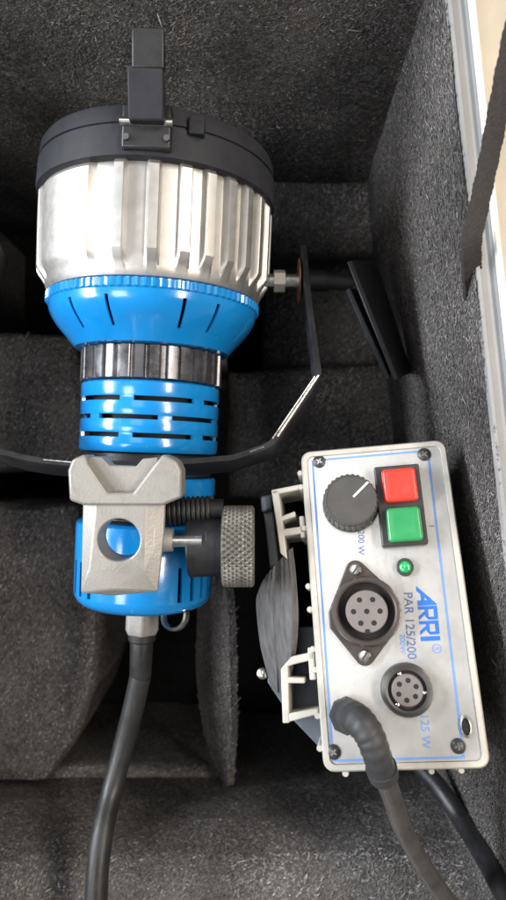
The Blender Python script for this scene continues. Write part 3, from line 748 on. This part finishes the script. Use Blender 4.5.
bm = NB(); mprism(bm, [(cc[0] - 2.0, cc[1] - 10.9), (cc[0] + .9, cc[1] - 10.9), (cc[0] + .4, cc[1] - 8.6), (cc[0] - 1.5, cc[1] - 8.6)], 6.5, 7.1); build('key_slot', bm, 'hole', ci, smooth=False)
for a in (s1, s2):
    bm = NB(); mlathe(bm, a, [(3.1, 2.0), (3.1, 3.2), (2.4, 4.0), (.3, 4.3)], 20); sw = build('flange_screw', bm, 'steel', cn)
    bm = NB(); d = Vector((math.cos(.9), math.sin(.9))); e = Vector((-d.y, d.x)); c = Vector(a); q = [c - d * 2.4 - e * .4, c + d * 2.4 - e * .4, c + d * 2.4 + e * .4, c - d * 2.4 + e * .4]
    mprism(bm, [(p.x, p.y) for p in q], 3.6, 4.4); build('screw_slot', bm, 'switch', sw, smooth=False)
# small socket
c2 = (4.4, -45.2)
bm = NB(); mlathe(bm, c2, [(12.9, -0.9), (12.7, 3.0), (12.0, 5.2), (10.6, 5.8), (9.4, 5.4), (9.0, 1.5), (.4, 1.4)], 48); sk = build('small_socket', bm, 'switch', box_)
bm = NB(); mlathe(bm, c2, [(7.7, 1.3), (7.7, 4.2), (7.2, 4.6), (.3, 4.6)], 36); si = build('socket_insert', bm, 'insert', sk)
for k in range(6):
    bm = NB(); mlathe(bm, (c2[0] + 4.6 * math.cos(R(20 + 60 * k)), c2[1] + 4.6 * math.sin(R(20 + 60 * k))), [(1.25, 4.5), (1.25, 4.75), (.8, 4.75)], 12); build('pin_hole', bm, 'hole', si)
for k in range(3):
    a = R(-10 + 120 * k); bm = NB(); mlathe(bm, (c2[0] + 8.4 * math.cos(a), c2[1] + 8.4 * math.sin(a)), [(.9, 1.3), (.9, 4.3), (.4, 4.6)], 10); build('bayonet_lug', bm, 'steel', sk)
# small oval opening at the right edge
bm = NB(); mlathe(bm, (0, 0), [(2.6, -1.0), (2.6, 0.4), (2.0, .5), (1.9, -.6)], 28, close0=False, close1=False)
for v in bm.verts: v.co.y *= 2.0; v.co += Vector((30.4 * S, -63.0 * S, 0))
ev = build('eyelet', bm, 'steel', box_)
bm = NB(); mlathe(bm, (0, 0), [(1.95, -0.75), (.3, -.74)], 24)
for v in bm.verts: v.co.y *= 2.0; v.co += Vector((30.4 * S, -63.0 * S, 0))
build('eyelet_opening', bm, 'hole', ev)
# extruded ribs round the sides
for a, b_ in [(-40.6, v) for v in (70, 62, 39, 8, -4, -24, -34, -56, -71)] + [(v, -82.6) for v in (-29, 12, 26)]:
    bm = NB(); r_ = 1.7 if a < 0 else 1.5
    mlathe(bm, (a, b_), [(r_, -64), (r_, -2.4), (r_ * .8, -1.8)], 12)
    if a < -39: mprism(bm, [(a, b_ - .8), (a + 3, b_ - .8), (a + 3, b_ + .8), (a, b_ + .8)], -64, -2.6)
    build('housing_rib', bm, 'bezel', box_)
# handle brackets
def bracket(pieces):
    bm = NB()
    for q in pieces:
        b2 = NB(); mprism(b2, q, -32, -2.8); bmesh.ops.recalc_face_normals(b2, faces=b2.faces[:]); me = bpy.data.meshes.new('tmp'); b2.to_mesh(me); b2.free(); bm.from_mesh(me); bpy.data.meshes.remove(me)
    return build('handle_bracket', bm, 'bezel', box_, bev=.0006, angle=30)
bracket([[(-57.5, 62), (-57.0, 59), (-40.0, 61), (-40.0, 64)], [(-57.5, 62.02), (-53.4, 61.5), (-51.0, 23), (-54.6, 26.5)], [(-53.6, 46.5), (-53.4, 43.6), (-45, 46), (-45, 49)], [(-53.4, 39.5), (-53, 35.5), (-40, 36.5), (-40, 40.5)], [(-43, 46), (-40.2, 46), (-40.1, 34), (-43, 34)]])
bracket([[(-58, -33), (-52, -27), (-40, -25), (-40, -29), (-51, -31)], [(-58, -33.02), (-54, -31), (-55, -59), (-58.6, -59)], [(-55, -37), (-55, -40), (-46, -40.5), (-46, -37.6)], [(-55.2, -54.4), (-55.2, -58.4), (-40, -55.4), (-40, -52.4)], [(-43.4, -23), (-40.1, -23), (-40.1, -39), (-43.4, -39)]])
# side plate with its screw, bits beyond the first bracket
bm = NB(); mprism(bm, [(-70, -12), (-69, -41), (-57, -60), (-38.2, -80), (-38.2, -12)], -38, -33); sp_ = build('side_plate', bm, 'sideplate', box_, bev=.0006, angle=30)
bm = NB(); mlathe(bm, (-71.5, -36), [(3.2, -36), (3.2, -32), (1.6, -31)], 16); build('screw', bm, 'steel', sp_)
bm = NB(); mprism(bm, [(-64, 55), (-58.5, 56), (-56.5, 20), (-62, 20)], -30, -14); build('handle_end', bm, 'body', box_, bev=.0008, angle=30)
bm = NB(); mprism(bm, [(-64.5, 60), (-58.2, 61), (-58.2, 52), (-64.5, 51)], -24, -8); build('end_cap', bm, 'sideplate', box_, bev=.0012, angle=30)
# webbing handle
Lh = [mm(-66.5, 14, -17), mm(-69.5, 9, -20), mm(-72.5, 2, -27), mm(-71.5, -20, -28), mm(-68.5, -36, -30), mm(-66.5, -45, -32)]
Rh = [mm(-48, 30, -10), mm(-47, 16, -7), mm(-47, -2, -6), mm(-48.5, -18, -8), mm(-52, -32, -14), mm(-57, -47, -28)]
Lh, Rh = smooth_path(Lh, 6), smooth_path(Rh, 6); bm = NB(); g = []
for p, q in zip(Lh, Rh):
    row = []
    for k in range(33):
        f = k / 32; zz = np.interp(f, (0, .12, .25, .38, .5, .62, .75, .88, 1), (0, .0030, .0042, .0046, .0032, .0052, .0056, .0050, .0012))
        row.append(bm.verts.new(p.lerp(q, f) + Vector((0, 0, zz + (.00035 if k % 4 < 2 else 0)))))
    g.append(row)
for a, b_ in zip(g, g[1:]):
    for k in range(32): bm.faces.new((a[k], a[k + 1], b_[k + 1], b_[k]))
build('carry_handle', bm, 'web', box_, solid=0.0045, angle=50)

# ------------------------------------------------------------------ plug and its cord
pz = mw @ mm(-26.0, -56, 0)
lead = thing('plug_lead', 'dark cord with ribbed rubber plug pushed into the lower end of the ballast box', 'cable', Matrix.Translation(pz))
pp = smooth_path([pz - en * .002, at(353, 717, .170), at(361, 723, .179), at(370, 736, .182), at(376, 752, .181), at(383, 773, .173)], 16)
def brad(f):
    if f < .16: return 0.0064
    g = (f - .16) / .84
    return 0.0070 - 0.0010 * g + 0.00018 * math.cos(g * 2 * PI * 8.5)
bm = NB(); tube(bm, pp, brad, 24); bt = build('plug_boot', bm, 'boot', lead, world=True, angle=60)
bm = NB(); cyl(bm, pz - en * .003, pz + en * .007, 0.0086, 0.0080, 8); build('plug_body', bm, 'boot', lead, world=True, angle=25)
t = (pp[-1] - pp[-2]).normalized()
bm = NB(); cyl(bm, pp[-1] - t * .0045, pp[-1] + t * .0015, 0.0070, 0.0067, 28); build('boot_collar', bm, 'boot', lead, world=True)
cp = smooth_path([pp[-1] - t * .002, at(392, 797, .160), at(402, 826, .146), at(418, 857, .134), at(437, 886, .126), at(462, 920, .118), at(490, 960, .110)], 10)
bm = NB(); tube(bm, cp, 0.0047, 18); build('cord', bm, 'cord', lead, world=True, angle=60)

# black tube in the front right corner
c0 = at(420, 766, .025)
cab = smooth_path([at(395, 735, .0), c0, at(441, 790, .042), at(465, 825, .062), at(489, 864, .098), at(514, 912, .130), at(534, 960, .15)], 8)
bm = NB(); tube(bm, [p - c0 for p in cab], 0.0060, 16)
o = build('black_tube', bm, 'black', None, angle=60, label='black tube running from under the ballast box into the front right corner', cat='cable'); o.location = c0
